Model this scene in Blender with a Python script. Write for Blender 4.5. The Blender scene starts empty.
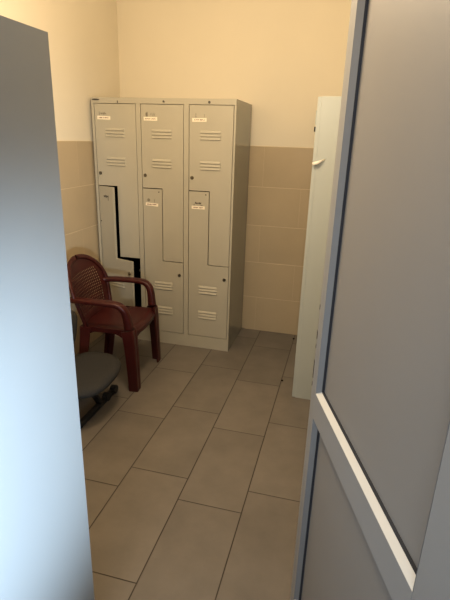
import bpy, bmesh, math, random
from mathutils import Vector, Matrix
random.seed(4)
C = bpy.context.scene.collection
PI = math.pi

# ------------------------------------------------------------------ helpers
def link(o, parent=None):
    C.objects.link(o)
    if parent: o.parent = parent
    return o
def obj(name, bm, m, parent=None, smooth=False, bevel=0, loc=None):
    bmesh.ops.recalc_face_normals(bm, faces=bm.faces)
    me = bpy.data.meshes.new(name); bm.to_mesh(me); bm.free()
    if smooth:
        for p in me.polygons: p.use_smooth = True
    me.materials.append(m)
    o = bpy.data.objects.new(name, me); link(o, parent)
    if loc: o.location = loc
    if bevel:
        b = o.modifiers.new('bevel', 'BEVEL'); b.width = bevel; b.segments = 2; b.limit_method = 'ANGLE'; b.angle_limit = math.radians(40)
    return o
def empty(name, loc, rz=0):
    o = bpy.data.objects.new(name, None); link(o); o.location = loc; o.rotation_euler = (0, 0, rz)
    o.empty_display_size = .05
    return o
def tag(o, label, cat, group=None, kind=None):
    o['label'] = label; o['category'] = cat
    if group: o['group'] = group
    if kind: o['kind'] = kind
    return o
def struct(o): o['kind'] = 'structure'; return o
def box(bm, x0, x1, y0, y1, z0, z1):
    v = [bm.verts.new(p) for p in ((x0,y0,z0),(x1,y0,z0),(x1,y1,z0),(x0,y1,z0),(x0,y0,z1),(x1,y0,z1),(x1,y1,z1),(x0,y1,z1))]
    for f in ((0,3,2,1),(4,5,6,7),(0,1,5,4),(1,2,6,5),(2,3,7,6),(3,0,4,7)): bm.faces.new([v[i] for i in f])
    return bm
def prism(bm, pts, f0, f1):
    """extrude a closed 2-D outline between two mapping functions"""
    a = [bm.verts.new(f0(*p)) for p in pts]; b = [bm.verts.new(f1(*p)) for p in pts]
    bm.faces.new(a); bm.faces.new(b[::-1])
    n = len(pts)
    for i in range(n): bm.faces.new((a[i], b[i], b[(i+1)%n], a[(i+1)%n]))
    return bm
def disc(bm, c, axis, r, d, seg=20, r2=None):
    """cylinder from c along axis with length d"""
    axis = Vector(axis).normalized(); q = axis.to_track_quat('Z', 'Y').to_matrix().to_4x4()
    M = Matrix.Translation(Vector(c) + axis*d/2) @ q
    bmesh.ops.create_cone(bm, cap_ends=True, segments=seg, radius1=r, radius2=r if r2 is None else r2, depth=d, matrix=M)
    return bm
def spline(pts, n):
    """Catmull-Rom through tuples of any length"""
    P = [pts[0]] + list(pts) + [pts[-1]]; out = []
    for i in range(1, len(P)-2):
        for k in range(n):
            t = k/n
            out.append(tuple(.5*((2*b)+(-a+c)*t+(2*a-5*b+4*c-d)*t*t+(-a+3*b-3*c+d)*t**3) for a,b,c,d in zip(P[i-1],P[i],P[i+1],P[i+2])))
    out.append(tuple(P[-2])); return out
def sweep(bm, path, section, side=(0,1,0)):
    """path: list of (x,y,z,scale_a,scale_b). section: closed list of (a,b). side: reference for the a axis"""
    rings = []; n = len(path)
    for i, p in enumerate(path):
        t = Vector(path[min(i+1,n-1)][:3]) - Vector(path[max(i-1,0)][:3]); t.normalize()
        a = Vector(side); a = (a - t*a.dot(t)).normalized(); b = t.cross(a)
        rings.append([bm.verts.new(Vector(p[:3]) + a*s[0]*p[3] + b*s[1]*p[4]) for s in section])
    m = len(section)
    for i in range(n-1):
        for k in range(m): bm.faces.new((rings[i][k], rings[i][(k+1)%m], rings[i+1][(k+1)%m], rings[i+1][k]))
    bm.faces.new(rings[0][::-1]); bm.faces.new(rings[-1])
    return bm
def superellipse(n=20, e=3.0):
    out = []
    for i in range(n):
        t = 2*PI*i/n; c, s = math.cos(t), math.sin(t)
        out.append((math.copysign(abs(c)**(2/e), c), math.copysign(abs(s)**(2/e), s)))
    return out

# ------------------------------------------------------------------ materials
def mat(name, col, rough=.5, spec=.5, noise=0, nscale=8, bump=0, bscale=200, metal=0, coat=0):
    m = bpy.data.materials.new(name); m.use_nodes = True
    nt = m.node_tree; N = nt.nodes; L = nt.links; b = N['Principled BSDF']
    b.inputs['Base Color'].default_value = (*col, 1); b.inputs['Roughness'].default_value = rough
    b.inputs['Specular IOR Level'].default_value = spec; b.inputs['Metallic'].default_value = metal
    b.inputs['Coat Weight'].default_value = coat
    tc = N.new('ShaderNodeTexCoord')
    if noise:
        n = N.new('ShaderNodeTexNoise'); n.inputs['Scale'].default_value = nscale; n.inputs['Detail'].default_value = 5
        L.new(tc.outputs['Object'], n.inputs['Vector'])
        r = N.new('ShaderNodeMapRange'); r.inputs['From Min'].default_value = .25; r.inputs['From Max'].default_value = .75
        r.inputs['To Min'].default_value = 1-noise; r.inputs['To Max'].default_value = 1+noise
        L.new(n.outputs['Fac'], r.inputs['Value'])
        v = N.new('ShaderNodeVectorMath'); v.operation = 'SCALE'; v.inputs[0].default_value = col
        L.new(r.outputs['Result'], v.inputs['Scale']); L.new(v.outputs['Vector'], b.inputs['Base Color'])
    if bump:
        n = N.new('ShaderNodeTexNoise'); n.inputs['Scale'].default_value = bscale; n.inputs['Detail'].default_value = 3
        L.new(tc.outputs['Object'], n.inputs['Vector'])
        bp = N.new('ShaderNodeBump'); bp.inputs['Strength'].default_value = bump; bp.inputs['Distance'].default_value = .002
        L.new(n.outputs['Fac'], bp.inputs['Height']); L.new(bp.outputs['Normal'], b.inputs['Normal'])
    return m

def tile_mat(name, col, grout, axU, axV, w, h, u0, v0, shift, gw=.003, rough=.35, mott=.12, per=.05, vfade=1.0):
    """rectangular tiles: rows along V of height h, tiles along U of width w, odd rows shifted"""
    m = bpy.data.materials.new(name); m.use_nodes = True
    nt = m.node_tree; N = nt.nodes; L = nt.links; b = N['Principled BSDF']
    geo = N.new('ShaderNodeNewGeometry'); sep = N.new('ShaderNodeSeparateXYZ'); L.new(geo.outputs['Position'], sep.inputs[0])
    def M(op, a, c=None, d=None):
        x = N.new('ShaderNodeMath'); x.operation = op
        for i, q in enumerate((a, c, d)):
            if q is None: continue
            if isinstance(q, (int, float)): x.inputs[i].default_value = q
            else: L.new(q, x.inputs[i])
        return x.outputs[0]
    U = sep.outputs[axU]; V = sep.outputs[axV]
    v = M('DIVIDE', M('SUBTRACT', V, v0), h); row = M('FLOOR', v); fv = M('SUBTRACT', v, row)
    par = M('FLOORED_MODULO', row, 2)
    u = M('DIVIDE', M('SUBTRACT', M('SUBTRACT', U, u0), M('MULTIPLY', par, shift)), w); cu = M('FLOOR', u); fu = M('SUBTRACT', u, cu)
    du = M('MULTIPLY', M('MINIMUM', fu, M('SUBTRACT', 1.0, fu)), w); dv = M('MULTIPLY', M('MINIMUM', fv, M('SUBTRACT', 1.0, fv)), h)
    d = M('MINIMUM', M('MULTIPLY', du, vfade), dv)
    mr = N.new('ShaderNodeMapRange'); mr.inputs['From Min'].default_value = gw*.35; mr.inputs['From Max'].default_value = gw*.75
    L.new(d, mr.inputs['Value'])
    cmb = N.new('ShaderNodeCombineXYZ'); L.new(row, cmb.inputs[0]); L.new(cu, cmb.inputs[1])
    wn = N.new('ShaderNodeTexWhiteNoise'); L.new(cmb.outputs[0], wn.inputs['Vector'])
    ns = N.new('ShaderNodeTexNoise'); ns.inputs['Scale'].default_value = 4; ns.inputs['Detail'].default_value = 8; ns.inputs['Roughness'].default_value = .62
    off = N.new('ShaderNodeVectorMath'); off.operation = 'ADD'; L.new(geo.outputs['Position'], off.inputs[0])
    sc = N.new('ShaderNodeVectorMath'); sc.operation = 'SCALE'; sc.inputs['Scale'].default_value = 9; L.new(wn.outputs['Color'], sc.inputs[0]); L.new(sc.outputs[0], off.inputs[1])
    L.new(off.outputs[0], ns.inputs['Vector'])
    f = M('ADD', 1.0, M('ADD', M('MULTIPLY', M('SUBTRACT', wn.outputs['Value'], .5), per*2), M('MULTIPLY', M('SUBTRACT', ns.outputs['Fac'], .5), mott*4)))
    s2 = N.new('ShaderNodeVectorMath'); s2.operation = 'SCALE'; s2.inputs[0].default_value = col; L.new(f, s2.inputs['Scale'])
    mix = N.new('ShaderNodeMix'); mix.data_type = 'RGBA'; mix.inputs[6].default_value = (*grout, 1)
    L.new(mr.outputs['Result'], mix.inputs[0]); L.new(s2.outputs[0], mix.inputs[7]); L.new(mix.outputs[2], b.inputs['Base Color'])
    bp = N.new('ShaderNodeBump'); bp.inputs['Distance'].default_value = .002; bp.inputs['Strength'].default_value = .5
    L.new(mr.outputs['Result'], bp.inputs['Height']); L.new(bp.outputs['Normal'], b.inputs['Normal'])
    b.inputs['Roughness'].default_value = rough; b.inputs['Specular IOR Level'].default_value = .4
    return m

LX, RX, FY, BY, CZ = -1.822, .42, .47, 3.6943, 2.95     # room: left, right, front (door) wall, back wall, ceiling
RH = .3028; R0 = 1.5096
M_paint = mat('cream_wall_paint', (.77,.715,.60), .9, .2, noise=.02, nscale=2, bump=.15, bscale=60)
M_ceil = mat('ceiling_paint', (.8,.78,.74), .9, .2, noise=.01)
M_floor = tile_mat('floor_tiles', (.195,.173,.148), (.045,.036,.027), 1, 0, .5838, .2962, 1.1735, -.5921-.2962, .442, gw=.0040, rough=.40, mott=.16, per=.06)
M_tb = tile_mat('back_wall_tiles', (.52,.425,.29), (.68,.57,.41), 0, 2, .60, RH, -.345, R0-10*RH, .30, gw=.0035, rough=.3, mott=.04, per=.03, vfade=3.2)
M_tl = tile_mat('side_wall_tiles', (.52,.425,.29), (.68,.57,.41), 1, 2, .60, RH, .3, R0-10*RH, .30, gw=.0035, rough=.3, mott=.04, per=.03, vfade=3.2)
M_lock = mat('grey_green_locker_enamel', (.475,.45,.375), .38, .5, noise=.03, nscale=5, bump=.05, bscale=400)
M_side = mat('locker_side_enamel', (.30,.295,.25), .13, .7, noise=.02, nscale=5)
M_in = mat('locker_interior_shade', (.006,.006,.007), .9, .05, noise=.05)  # near-black colour stands in for the shade inside the lockers
M_steel = mat('lock_steel', (.2,.18,.14), .35, .5, metal=.8, noise=.05)
M_dark = mat('dark_metal', (.03,.025,.02), .5, .4, noise=.1)
M_paper = mat('label_paper', (.86,.80,.68), .8, .2, noise=.03, nscale=60)
M_ink = mat('label_ink', (.22,.09,.07), .7, .2, noise=.1)
M_smear = mat('old_marker_smear', (.27,.25,.20), .6, .3, noise=.2, nscale=300)
M_smear2 = mat('dark_marker', (.10,.09,.08), .6, .3, noise=.2, nscale=300)
M_red = mat('oxblood_moulded_plastic', (.055,.0065,.005), .38, .5, noise=.08, nscale=12)
M_fab = mat('grey_upholstery', (.050,.047,.043), .95, .1, noise=.18, nscale=160, bump=.6, bscale=600)
M_fab2 = mat('tan_grey_upholstery', (.07,.063,.05), .95, .1, noise=.18, nscale=160, bump=.6, bscale=600)
M_blk = mat('black_plastic', (.012,.012,.013), .45, .4, noise=.1)
M_white = mat('pale_blue_white_lacquer', (.32,.34,.355), .42, .5, noise=.01, nscale=3)
M_wedge = mat('worn_cabinet_edge', (.5,.42,.34), .5, .4, noise=.05)
M_cab = mat('pale_green_white_lacquer', (.47,.50,.47), .30, .5, noise=.015, nscale=3)
M_film = mat('white_film', (.70,.68,.62), .4, .5, noise=.02)
M_door = mat('white_door_frame', (.34,.345,.352), .42, .45, noise=.015, nscale=5)
M_panel = mat('white_door_panel', (.30,.29,.28), .5, .4, noise=.02, nscale=3)
M_bead = mat('lit_glossy_door_bead', (.62,.62,.6), .22, .6, noise=.01)  # horizontal beads: lamp light put into the colour as a paler tone
M_sbead = mat('shaded_door_bead', (.25,.255,.262), .45, .4, noise=.01)  # vertical beads of the same door, shade put into the colour
M_gask = mat('dark_gasket', (.05,.052,.06), .7, .2, noise=.1)
M_crumb = mat('dark_dirt', (.03,.02,.015), .9, .1, noise=.3, nscale=200)

# ------------------------------------------------------------------ room shell
struct(obj('floor', box(bmesh.new(), LX-.1, RX+.1, -2.2, BY+.1, -.1, 0), M_floor))
struct(obj('ceiling', box(bmesh.new(), LX-.1, RX+.1, FY-.15, BY+.1, CZ, CZ+.1), M_ceil))
wb = struct(obj('wall_back', box(bmesh.new(), LX-.1, RX+.1, BY+.009, BY+.12, 0, CZ), M_paint))
obj('tile_dado', box(bmesh.new(), LX, RX, BY, BY+.009, 0, R0), M_tb, wb, bevel=.002)
wl = struct(obj('wall_left', box(bmesh.new(), LX-.12, LX-.009, FY-.15, BY+.009, 0, CZ), M_paint))
obj('tile_dado', box(bmesh.new(), LX-.009, LX, FY, BY, 0, R0), M_tl, wl, bevel=.002)
wr = struct(obj('wall_right', box(bmesh.new(), RX+.009, RX+.12, FY-.15, BY+.009, 0, CZ), M_paint))
obj('tile_dado', box(bmesh.new(), RX, RX+.009, FY, BY, 0, R0), M_tl, wr, bevel=.002)
bm = bmesh.new()
box(bm, LX, -.66, FY-.15, FY, 0, CZ); box(bm, .26, RX, FY-.15, FY, 0, CZ); box(bm, -.66, .26, FY-.15, FY, 2.12, CZ)
struct(obj('wall_front', bm, M_paint))
bm = bmesh.new()                                        # door casing lining the opening
box(bm, -.66, -.62, FY-.16, FY+.01, 0, 2.12); box(bm, .225, .26, FY-.16, FY-.03, 0, 2.12); box(bm, -.66, .26, FY-.16, FY+.01, 2.08, 2.12)
struct(obj('trim_1', bm, M_door, bevel=.003))

# ------------------------------------------------------------------ open white door, right foreground
DA = math.atan2(-.94817, .31776)
door = struct(empty('door_1', (-.0215, 1.158, 0), DA))
Z0, ZT = .012, 2.06
S0, S1, S2, S3 = -.067, -.006, .590, .690              # leaf edge, opening left, opening right, hinge edge
TH = .040
def zprism(bm, pts, z0, z1): return prism(bm, pts, lambda a,b: (a,b,z0), lambda a,b: (a,b,z1))
sec = [(S0,TH),(S0,.012),(-.0645,.0065),(-.060,.0035),(-.052,.0014),(-.040,.0004),(-.028,0),(S1,0),(S1,TH)]
obj('lock_stile', zprism(bmesh.new(), sec, Z0, ZT), M_door, door)
obj('hinge_stile', zprism(bmesh.new(), [(S2,0),(S3,0),(S3,TH),(S2,TH)], Z0, ZT), M_door, door, bevel=.002)
RB, RT = .822, .900                                     # mid rail
obj('mid_rail', box(bmesh.new(), S1, S2, 0, TH, RB, RT), M_door, door)
obj('top_rail', box(bmesh.new(), S1, S2, 0, TH, 1.98, ZT), M_door, door)
obj('bottom_rail', box(bmesh.new(), S1, S2, 0, TH, Z0, .13), M_door, door)
def bead(o0, o1, p0, p1, name='glazing_bead'):
    """o*: outer corners (s,z) on the face, p*: inner corners on the panel"""
    y0, y1 = 0.0, .0135
    bm = bmesh.new()
    a = [(o0[0],y0,o0[1]),(o1[0],y0,o1[1]),(p1[0],y1,p1[1]),(p0[0],y1,p0[1])]
    b = [(x,.030,z) for x,_,z in a]
    va = [bm.verts.new(p) for p in a]; vb = [bm.verts.new(p) for p in b]
    bm.faces.new(va); bm.faces.new(vb[::-1])
    for i in range(4): bm.faces.new((va[i], vb[i], vb[(i+1)%4], va[(i+1)%4]))
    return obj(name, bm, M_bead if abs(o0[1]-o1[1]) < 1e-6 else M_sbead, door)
for zb, zt, nm in ((RT, 1.98, 'upper_panel'), (.13, RB, 'lower_panel')):
    w = .0135; wb_ = .0125
    O = [(S1,zb),(S2,zb),(S2,zt),(S1,zt)]; I = [(S1+w,zb+wb_),(S2-w,zb+wb_),(S2-w,zt-w),(S1+w,zt-w)]
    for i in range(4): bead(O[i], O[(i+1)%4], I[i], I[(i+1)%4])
    p = obj(nm, box(bmesh.new(), S1+w-.004, S2-w+.004, .019, .030, zb+wb_-.004, zt-w+.004), M_panel, door)
    bm = bmesh.new(); g = .0022
    x0, x1, z0, z1 = S1+w, S2-w, zb+wb_, zt-w
    box(bm, x0, x0+g, .0125, .0195, z0, z1); box(bm, x1-g*.4, x1, .0125, .0195, z0, z1)
    box(bm, x0, x1, .0125, .0195, z0, z0+g); box(bm, x0, x1, .0125, .0195, z1-g, z1)
    obj('gasket', bm, M_gask, p)
# unused lock and handle holes near the leaf edge
for z, h, w in ((1.137,.013,.008),(1.057,.022,.012),(1.022,.010,.008),(.952,.052,.010),(.905,.010,.008)):
    bm = bmesh.new()
    a = math.atan2(.0035-.0065, -.060+.0645)
    prism(bm, [(-w/2,-h/2),(w/2,-h/2),(w/2,h/2),(-w/2,h/2)], lambda s,zz: (-.0545+s, .0012-s*.25, z+zz), lambda s,zz: (-.0545+s, .0065-s*.25, z+zz))
    obj('fitting_hole', bm, M_dark, door)

# ------------------------------------------------------------------ metal lockers
LKX, LKF, LKW, LKD, LKH = -.7577-1.0491, 3.1974, 1.0491, .494, 1.80
lk = tag(empty('metal_locker_unit', (LKX, LKF, 0)), 'grey-green steel locker bank with six interlocking doors against the back wall', 'locker')
cols = [(.0225,.3345),(.3745,.6835),(.7260,1.0315)]
g = .0035
bm = bmesh.new()
box(bm, 0, .001, 0, LKD, .0, LKH); box(bm, .001, cols[0][0]-g, 0, .02, .0, LKH)
for a, b in ((cols[0][1]+g, cols[1][0]-g), (cols[1][1]+g, cols[2][0]-g)): box(bm, a, b, 0, .02, .098, 1.7635)
box(bm, cols[2][1]+g, LKW-.001, 0, .02, 0, LKH)
box(bm, cols[0][0]-g, cols[2][1]+g, 0, .02, 1.7635, LKH); box(bm, cols[0][0]-g, cols[2][1]+g, 0, .02, 0, .098)
obj('front_frame', bm, M_lock, lk)
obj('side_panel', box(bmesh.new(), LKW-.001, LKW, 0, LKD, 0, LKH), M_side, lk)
bm = bmesh.new(); box(bm, .001, LKW-.001, .02, LKD, LKH-.002, LKH); box(bm, .001, LKW-.001, LKD-.002, LKD, 0, LKH-.002)
obj('top_and_back', bm, M_lock, lk)
bm = bmesh.new()                                       # each column's liner, blackened to give the inner shade, open only to the front
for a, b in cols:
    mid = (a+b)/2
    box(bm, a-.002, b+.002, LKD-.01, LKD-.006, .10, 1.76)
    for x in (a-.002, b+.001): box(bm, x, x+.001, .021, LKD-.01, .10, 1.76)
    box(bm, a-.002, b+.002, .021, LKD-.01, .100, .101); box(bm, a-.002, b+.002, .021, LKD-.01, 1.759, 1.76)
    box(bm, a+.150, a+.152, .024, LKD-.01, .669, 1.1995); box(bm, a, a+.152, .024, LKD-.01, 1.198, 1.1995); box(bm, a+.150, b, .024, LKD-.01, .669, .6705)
obj('interior_shade_liner', bm, M_in, lk)

def louvres(bm, x0, x1, z0, z1, yf):
    for k in range(3):
        zc = z0 + (z1-z0)*(k+.5)/3; h = .0075
        # raised hood: sloping out downward with a sharp lower lip
        A = [(x0,yf,zc-h),(x1,yf,zc-h),(x1,yf,zc+h),(x0,yf,zc+h)]
        B = [(x0+.006,yf-.0075,zc-h*.9),(x1-.006,yf-.0075,zc-h*.9),(x1-.006,yf-.0025,zc+h*.5),(x0+.006,yf-.0025,zc+h*.5)]
        va = [bm.verts.new(p) for p in A]; vb = [bm.verts.new(p) for p in B]
        bm.faces.new(vb); bm.faces.new(va[::-1])
        for i in range(4): bm.faces.new((va[i], va[(i+1)%4], vb[(i+1)%4], vb[i]))
def scribble(bm, x0, x1, z0, z1, yf, n, w, seed, thin=.0009):
    r = random.Random(seed); x = x0
    pts = []
    for i in range(n+1):
        pts.append((x0+(x1-x0)*i/n + r.uniform(-.001,.001), (z0 if i%2 else z1) + r.uniform(-.25,.25)*(z1-z0)))
    for (a,b),(c,d) in zip(pts, pts[1:]):
        if r.random() < .16: continue
        L_ = math.hypot(c-a, d-b) or 1e-6; nx, nz = -(d-b)/L_*w/2, (c-a)/L_*w/2
        prism(bm, [(a+nx,b+nz),(c+nx,d+nz),(c-nx,d-nz),(a-nx,b-nz)], lambda X,Z: (X,yf,Z), lambda X,Z: (X,yf-thin,Z))
DT = .018                                              # door thickness, doors sit flush
def locker_door(a, b, upper, idx, ang=0):
    m = a + .1465; gp = .005
    if upper: outline = [(a,1.203),(m+gp,1.203),(m+gp,.6735),(b,.6735),(b,1.760),(a,1.760)]
    else: outline = [(a,.1015),(b,.1015),(b,.6685),(m,.6685),(m,1.1975),(a,1.1975)]
    px = b if upper else a                              # hinge side
    outline = [(x-px, z) for x, z in outline]; a_, b_ = a-px, b-px
    o = obj('locker_door', prism(bmesh.new(), outline, lambda x,z: (x,0,z), lambda x,z: (x,DT,z)), M_lock, lk, bevel=.0015)
    o.location = (px, 0, 0); o.rotation_euler = (0, 0, ang)
    def sub(name, bm, mt, **k): return obj(name, bm, mt, o, **k)
    for z0, z1 in (((1.540,1.604),(1.344,1.408)) if upper else ((.446,.512),(.246,.313))):
        bm = bmesh.new(); louvres(bm, a_+.077, a_+.226, z0, z1, 0); sub('louvre_vent', bm, M_lock)
    kx, kz = (a_+.022, 1.290) if upper else (b_-.030, .572)
    bm = bmesh.new(); disc(bm, (kx,0,kz), (0,-1,0), .012, .003, 24); disc(bm, (kx,-.003,kz), (0,-1,0), .009, .006, 24, .0075)
    lo = sub('cam_lock', bm, M_steel)
    # paper name label with handwriting, remains of an older label above it
    if upper: lx0, lx1, lz0, lz1 = a_+.020, a_+.121, 1.656, 1.680
    else: lx0, lx1, lz0, lz1 = a_+.020, a_+.118, 1.076, 1.098
    if upper or idx:
        t = .02*(idx-1) if upper else -.05*(idx == 1)
        cx, cz = (lx0+lx1)/2, (lz0+lz1)/2
        def rot(x, z, y): dx, dz = x-cx, z-cz; return (cx+dx*math.cos(t)-dz*math.sin(t), y, cz+dx*math.sin(t)+dz*math.cos(t))
        bm = prism(bmesh.new(), [(lx0,lz0),(lx1,lz0),(lx1,lz1),(lx0,lz1)], lambda x,z: rot(x,z,-.0002), lambda x,z: rot(x,z,-.0008))
        sub('paper_label', bm, M_paper)
        bm = bmesh.new()
        zc = cz; scribble(bm, lx0+.012, lx0+.048, zc-.003, zc+.003, -.0008, 16, .0017, 5+idx+10*upper, .0005)
        scribble(bm, lx0+.054, lx1-.014, zc-.003, zc+.003, -.0008, 14, .0017, 50+idx+10*upper, .0005)
        sub('handwriting', bm, M_ink)
        bm = bmesh.new(); z0 = lz1+.004
        if upper and idx == 0:
            box(bm, lx0+.016, lx0+.019, -.0006, 0, z0, z0+.024); scribble(bm, lx0+.028, lx0+.072, z0+.006, z0+.018, 0, 12, .0028, 3)
        elif upper and idx == 1:
            scribble(bm, lx0+.014, lx0+.030, z0, z0+.026, 0, 7, .0028, 8); scribble(bm, lx0+.05, lx0+.084, z0+.002, z0+.02, 0, 6, .0018, 9)
        elif upper:
            box(bm, lx0+.024, lx0+.028, -.0006, 0, z0, z0+.026); box(bm, lx0+.020, lx0+.034, -.0006, 0, z0, z0+.003); sub('marker_traces', bm, M_smear); bm = bmesh.new(); box(bm, lx0+.084, lx0+.087, -.0006, 0, z0, z0+.020)
        elif idx == 1:
            disc(bm, (lx0+.024, 0, z0+.016), (0,-1,0), .011, .0006, 14); sub('marker_traces', bm, M_smear); bm = bmesh.new(); box(bm, lx0+.068, lx0+.071, -.0006, 0, z0, z0+.024)
        else:
            scribble(bm, lx0+.022, lx0+.070, z0+.010, z0+.022, 0, 14, .0032, 21); box(bm, lx0+.014, lx0+.024, -.0006, 0, z0, z0+.004); box(bm, lx0+.066, lx0+.082, -.0006, 0, z0, z0+.003)
        sub('marker_traces', bm, M_smear2 if (idx == 2 and not upper) else M_smear)
    else:
        bm = bmesh.new(); scribble(bm, a_+.050, a_+.098, 1.118, 1.136, 0, 10, .0035, 31); box(bm, a_+.092, a_+.096, -.0006, 0, 1.098, 1.124)
        sub('marker_traces', bm, M_smear2)
    if not upper:
        bm = bmesh.new(); disc(bm, (m-px-.022, 0, 1.178) if idx else (a_+.010, 0, .94), (0,-1,0), .0042, .002, 12); sub('rivet', bm, M_dark)
    return o
for i, (a, b) in enumerate(cols):
    locker_door(a, b, True, i)
    dd = locker_door(a, b, False, i, -math.radians(19) if i == 0 else 0)
    if i == 0: dd['label'] = 'lower left locker door standing slightly open'
bm = bmesh.new(); disc(bm, (cols[0][1]-.012, .03, .572), (0,-1,0), .010, .006, 16); obj('lock_keeper', bm, M_steel, lk)
for i, (a, b) in enumerate(cols):
    xc = (.203, .544, .864)[i]; bm = bmesh.new()
    if i == 0: box(bm, xc-.0025, xc+.0025, -.003, 0, 1.766, 1.781)
    elif i == 1: disc(bm, (xc-.002,0,1.780), (0,-1,0), .006, .002, 12); box(bm, xc-.008, xc+.008, -.002, 0, 1.773, 1.778)
    else: disc(bm, (xc,0,1.778), (0,-1,0), .0085, .002, 14)
    obj('number_tag', bm, M_smear2, lk)
bm = bmesh.new()
prism(bm, [(.036+.030*math.cos(t*PI/12)+(.0), 1.786+.0055*math.sin(t*PI/12)) for t in range(24)], lambda x,z: (x,0,z), lambda x,z: (x,-.0015,z))
ob = obj('maker_badge', bm, M_smear2, lk)

# ------------------------------------------------------------------ red monobloc armchair, faces +x
CX, CY = -1.43, 2.655
ch = tag(empty('plastic_armchair', (CX+.012, CY, 0), .08), 'dark red moulded plastic armchair with perforated back beside the lockers', 'chair')
def grid(f, nu, nv, keep=None, thick=.005):
    bm = bmesh.new(); V = [[bm.verts.new(f(i/nu, j/nv)) for j in range(nv+1)] for i in range(nu+1)]
    for i in range(nu):
        for j in range(nv):
            if keep is None or keep(i, j): bm.faces.new((V[i][j], V[i+1][j], V[i+1][j+1], V[i][j+1]))
    bmesh.ops.recalc_face_normals(bm, faces=bm.faces)
    return bm
def solid(o, t, off=0):
    s = o.modifiers.new('solid', 'SOLIDIFY'); s.thickness = t; s.offset = off; return o
# seat: dished, rolled front and sides
def seat_f(u, v):
    a = 2*u-1                                          # across, y
    wid = .225 - .020*(1-v)
    x = -.142 + v*.347 + .030*(1-a*a)*v                # front edge bows outwards
    z = .415 - .020*(1-a*a)*math.sin(PI*min(1,v*1.02)) - .012*(1-v)
    e = max(0, (v-.90)/.10); z -= .045*e*e; x += .004*e
    s = max(0, (abs(a)-.90)/.10); z -= .030*s*s
    return (x, a*wid, z)
o = obj('seat', grid(seat_f, 30, 30), M_red, ch, smooth=True); solid(o, .006)
# backrest: arched, leaning, lattice of small openings
def back_f(u, v):
    a = 2*u-1; zt = .395
    wv = .240 if v < .5 else .240*math.sqrt(max(0, 1-((v-.5)/.515)**2.3))
    lo = .195 + .045*min(1, v/.5)
    w = min(wv, lo) if v < .5 else lo/.240*wv
    x = -.142 - .105*v**1.1 + .055*(a*w/.24)**2*(1-.35*v)
    return (x, a*w, .385 + v*(.792-.385))
NU, NV = 46, 44
def keep(i, j):
    a = abs(2*(i+.5)/NU-1); v = (j+.5)/NV
    inside = v > .14 and v < .80 and a < .78
    return not (inside and i % 2 == 1 and j % 2 == 1 and ((i//2+j//2) % 2 == 0 or True))
o = obj('backrest', grid(back_f, NU, NV, keep), M_red, ch, smooth=True); solid(o, .0025)
# rolled rim round the back
rim = []
for k in range(41):
    t = PI*k/40                                         # 0 = one shoulder, over the top, PI = the other
    c, sn = math.cos(t), math.sin(t)
    v = .5 + .505*abs(sn)**(2/2.3); w = .240*c
    rim.append((-.142-.105*v**1.1+.055*c*c*(1-.35*v), w, .385+v*(.792-.385), 1, 1))
low = [(*back_f(0, v), 1, 1) for v in (0, .12, .25, .38)]
rim = [(*back_f(1, v), 1, 1) for v in (0, .12, .25, .38)] + rim + low[::-1]
o = obj('back_rim', sweep(bmesh.new(), rim, [(x*.017, y*.010) for x, y in superellipse(12, 2.4)], side=(0,1,.001)), M_red, ch, smooth=True)
se = superellipse(20, 3.2)
for s in (-1, 1):
    # armrest: from the shoulder forward, turning down into the front leg
    pts = [(-.180, s*.222, 0.585, 1,1.3), (-.14, s*.238, 0.588,1.05,1.2), (-.07, s*.247, 0.591,1.15,1.15), (.03, s*.252, 0.591,1.2,1.15), (.120, s*.248, 0.585,1.15,1.2), (.162, s*.242, 0.557,1.1,1.4), (.178, s*.234, .510,1.05,1.6), (.188, s*.226, .425,1.0,1.9)]
    o = obj('armrest', sweep(bmesh.new(), spline(pts, 6), [(x*.026, y*.0145) for x, y in se]), M_red, ch, smooth=True)
    # front leg: broad angle section that tapers to the foot
    lpts = [(.180, s*.214, .415, 1.05,1.12), (.186, s*.214, .38, 1.05,1.1), (.194, s*.213, .28, .98,1.02), (.202, s*.214, .14, .92,.94), (.208, s*.215, .0, .88,.88)]
    sec = [(-.036,-.030),(-.030,-.036),(-.012,-.036),(-.006,-.031),(.002,-.036),(.030,-.036),(.036,-.030),(.036,.030),(.030,.034),(.024,.034),(.022,-.018),(-.030,-.022),(-.036,-.024)]
    if s < 0: sec = [(-a, b) for a, b in sec][::-1]
    # section: a across (y), b fore-aft
    o = obj('leg', sweep(bmesh.new(), spline([(x,y,z,p,-q) for x,y,z,p,q in lpts], 4), sec), M_red, ch)
    bpts = [(-.105, s*.190, .405, 1,1), (-.115, s*.196, .30, .92,.92), (-.135, s*.206, .15, .8,.8), (-.158, s*.214, 0, .72,.75)]
    o = obj('leg', sweep(bmesh.new(), spline([(x,y,z,p,q) for x,y,z,p,q in bpts], 4), sec), M_red, ch)
    # side skirt arching between the legs
    n = 14; top = [(-.14+.33*i/n, .408) for i in range(n+1)]
    bot = [(-.14+.33*i/n, .385-.075*abs(2*i/n-1)**2.6) for i in range(n+1)][::-1]
    o = obj('side_skirt', prism(bmesh.new(), top+bot, lambda x,z: (x, s*(.218-.02*(.19-x)/.33), z), lambda x,z: (x, s*(.224-.02*(.19-x)/.33), z)), M_red, ch)
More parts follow.
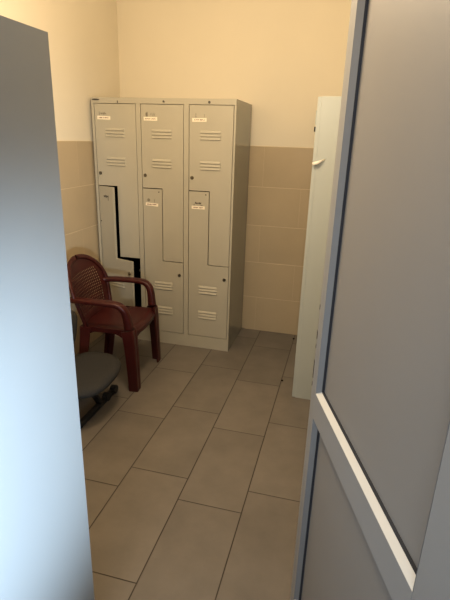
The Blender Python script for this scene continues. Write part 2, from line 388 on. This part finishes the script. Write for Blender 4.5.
# front skirt
n = 16; yy = [-.2+.4*i/n for i in range(n+1)]
def fx(y): return .205+.030*(1-(y/.225)**2)
bm = bmesh.new(); rows = []
for y in yy:
    zb = .372-.05*abs(y/.2)**3
    rows.append([bm.verts.new((fx(y)-.006, y, .395)), bm.verts.new((fx(y), y, .392)), bm.verts.new((fx(y)-.004, y, zb)), bm.verts.new((fx(y)-.010, y, zb))])
for r, q in zip(rows, rows[1:]):
    for k in range(4): bm.faces.new((r[k], r[(k+1)%4], q[(k+1)%4], q[k]))
bm.faces.new(rows[0]); bm.faces.new(rows[-1][::-1])
obj('front_skirt', bm, M_red, ch)

# ------------------------------------------------------------------ low grey upholstered chair, half hidden at the left
oc = tag(empty('upholstered_chair', (-1.37, 2.10, 0)), 'low grey fabric chair with black base in front of the red armchair', 'chair')
def cushion(hx, hy, hz, e=3.5, nu=48, nv=10, squash=1.0):
    bm = bmesh.new(); rings = []
    for j in range(nv+1):
        ph = -PI/2 + PI*j/nv; r = abs(math.cos(ph))**.45; z = math.copysign(abs(math.sin(ph))**.8, math.sin(ph))
        ring = []
        for i in range(nu):
            t = 2*PI*i/nu; c, s = math.cos(t), math.sin(t)
            ring.append(bm.verts.new((math.copysign(abs(c)**(2/e), c)*hx*r, math.copysign(abs(s)**(2/e), s)*hy*r, z*hz)))
        rings.append(ring)
    for a, b in zip(rings, rings[1:]):
        for i in range(nu): 
            try: bm.faces.new((a[i], a[(i+1)%nu], b[(i+1)%nu], b[i]))
            except ValueError: pass
    bmesh.ops.remove_doubles(bm, verts=bm.verts, dist=1e-4)
    return bm
o = obj('seat', cushion(.165, .215, .038, 2.6), M_fab, oc, smooth=True); o.location = (.045, .025, .262); o.rotation_euler = (math.radians(6), math.radians(3), 0)
o = obj('backrest', cushion(.150, .225, .026, 3.2), M_fab2, oc, smooth=True); o.location = (-.15, .028, .44); o.rotation_euler = (0, math.radians(-82), 0)
rd = superellipse(14, 3.5)
def bar(name, pts, r, mt, par, rb=None, side=(0,1,0)):
    return obj(name, sweep(bmesh.new(), [(*p,1,1) for p in pts], [(x*r, y*(rb or r)) for x, y in rd], side), mt, par, smooth=True)
for x in (.068, -.12):
    rn = bar('runner', [(x, -.30, .020), (x, .0, .020), (x, .29, .020)], .016, M_blk, oc, .019, side=(1,0,0))
    for y in (-.24, .18, .275):
        bm = bmesh.new(); disc(bm, (x-.014, y, .030), (1,0,0), .026, .034, 22); obj('roller', bm, M_blk, rn)
    bar('strut', [(x-.01, -.02, .235), (x-.002, .04, .13), (x, .10, .032)], .020, M_blk, oc, .014, side=(1,0,0))
bar('seat_plate', [(-.12, -.12, .225), (.0, -.03, .222), (.06, .0, .225)], .05, M_blk, oc, .010)
bar('back_upright', [(-.12, 0, .225), (-.175, .0, .24), (-.195, .01, .33), (-.20, .02, .46)], .022, M_blk, oc, .007)

# ------------------------------------------------------------------ tall smooth cabinet, left foreground
SX, SY, SZ = -.600, .912, 1.742
cb = tag(empty('storage_cabinet', (SX-.52, FY+.004, 0)), 'tall smooth pale blue-white cabinet filling the left foreground', 'cabinet')
Dp = SY-FY-.004
obj('cabinet_body', box(bmesh.new(), 0, .52, 0, Dp-.0215, .0, SZ), M_white, cb)
for k in (0, 1):
    d = obj('cabinet_door', box(bmesh.new(), .26*k+.001*k, .26*(k+1)-.001*(1-k), Dp-.0215, Dp, .03, SZ), M_white, cb)
    x = .235 if k == 0 else .285
    bm = bmesh.new(); box(bm, x-.006, x+.006, Dp, Dp+.022, 1.0, 1.012); box(bm, x-.006, x+.006, Dp, Dp+.022, 1.108, 1.12); box(bm, x-.006, x+.006, Dp+.018, Dp+.026, 1.0, 1.12)
    obj('handle', bm, M_steel, d)

# ------------------------------------------------------------------ tall pale cabinet against the right wall
QX, QY, QH = -.200, 2.671, 1.778
qc = tag(empty('storage_cabinet', (QX, QY, 0)), 'tall pale green-white cabinet end, half hidden behind the open door', 'cabinet')
QD = .60; QW = BY-QY-.02
obj('cabinet_body', box(bmesh.new(), .021, QD, .0, QW, 0, QH), M_cab, qc)
for k in (0, 1):
    y0, y1 = (.001, QW/2-.001) if k == 0 else (QW/2+.001, QW-.001)
    d = obj('cabinet_door', box(bmesh.new(), 0, .0205, y0, y1, .003, QH-.002), M_cab, qc)
    if k == 0:
        bm = bmesh.new(); disc(bm, (-.0045, .012, 1.605), (0,0,1), .0035, .024, 12); obj('hinge_pin', bm, M_dark, d)
        bm = bmesh.new(); disc(bm, (-.003, .012, 1.64), (0,0,1), .0025, .07, 12); obj('hinge_barrel', bm, M_cab, d)
# curl of film lifting off the end panel
bm = bmesh.new()
V = [bm.verts.new(p) for p in ((-.001,-.010,1.450),(.030,-.014,1.458),(.068,-.001,1.470),(.050,-.010,1.452),(.026,-.022,1.438),(.002,-.020,1.432))]
bm.faces.new((V[0],V[1],V[4],V[5])); bm.faces.new((V[1],V[2],V[3],V[4]))
o = obj('curling_film', bm, M_film, qc, smooth=True); solid(o, .001)

# ------------------------------------------------------------------ specks of dirt on the floor
def crumb(x, y, r, seed, label):
    bm = bmesh.new(); bmesh.ops.create_icosphere(bm, subdivisions=2, radius=r)
    q = random.Random(seed)
    for v in bm.verts: v.co *= q.uniform(.7, 1.2); v.co.z *= .5
    zmin = min(v.co.z for v in bm.verts)
    for v in bm.verts: v.co.z -= zmin
    tag(obj('dirt_crumb', bm, M_crumb, loc=(x, y, 0)), label, 'crumb')
crumb(-.290, 2.861, .008, 2, 'dark dirt crumb on the floor joint in front of the pale cabinet')
crumb(-.297, 3.60, .009, 5, 'dark dirt crumb on the floor near the tiled back wall')

# ------------------------------------------------------------------ light
def area(name, loc, target, sx, sy, power, col):
    l = bpy.data.lights.new(name, 'AREA'); l.shape = 'RECTANGLE'; l.size = sx; l.size_y = sy; l.energy = power; l.color = col
    o = bpy.data.objects.new(name, l); C.objects.link(o); o.location = loc
    o.rotation_euler = (Vector(target)-Vector(loc)).to_track_quat('-Z', 'Y').to_euler(); return o
l = bpy.data.lights.new('ceiling_bulb', 'POINT'); l.energy = 62; l.color = (1, .80, .55); l.shadow_soft_size = .14
o = bpy.data.objects.new('ceiling_bulb', l); C.objects.link(o); o.location = (-.72, 1.68, 2.34)
area('window_daylight', (.1, -1.7, 1.6), (-.4, 1.2, .6), 1.8, 1.6, 8, (.86, .93, 1.0))
area('front_floor_fill', (-.12, -.9, 2.25), (-.25, 1.5, 0), 1.0, .6, 25, (.88, .94, 1.0))  # added cool fill, not a real lamp: brightens the floor near the doorway
l = bpy.data.lights.new('cabinet_fill_spot', 'SPOT'); l.energy = 285; l.color = (.70, .86, 1.0); l.shadow_soft_size = .08; l.spot_size = math.radians(52); l.spot_blend = 1  # added spot, no real window: makes the cool bright patch on the left cabinet
o = bpy.data.objects.new('cabinet_fill_spot', l); C.objects.link(o); o.location = (.45, -.28, .92)
o.rotation_euler = (Vector((-.6, .58, .90))-Vector(o.location)).to_track_quat('-Z', 'Y').to_euler()
w = bpy.data.worlds.new('world'); bpy.context.scene.world = w; w.use_nodes = True
w.node_tree.nodes['Background'].inputs[0].default_value = (.55, .62, .72, 1); w.node_tree.nodes['Background'].inputs[1].default_value = .03

# ------------------------------------------------------------------ camera
cam = bpy.data.cameras.new('camera'); co = bpy.data.objects.new('camera', cam); C.objects.link(co)
cam.sensor_fit = 'VERTICAL'; cam.sensor_height = 24; cam.lens = 467.45/600*24; cam.clip_start = .02
r = Vector((0.96750022, 0.25104253, 0.03034744)); d = Vector((0.10986601, -0.30922472, -0.94462137)); f = Vector((-0.22775596, 0.91725554, -0.32675603))
co.matrix_world = Matrix(((r.x,-d.x,-f.x,0),(r.y,-d.y,-f.y,0),(r.z,-d.z,-f.z,1.557),(0,0,0,1)))
bpy.context.scene.camera = co
bpy.context.scene.view_settings.view_transform = 'Standard'
bpy.context.scene.view_settings.look = 'None'
bpy.context.scene.view_settings.gamma = .87
bpy.context.scene.view_settings.exposure = .085
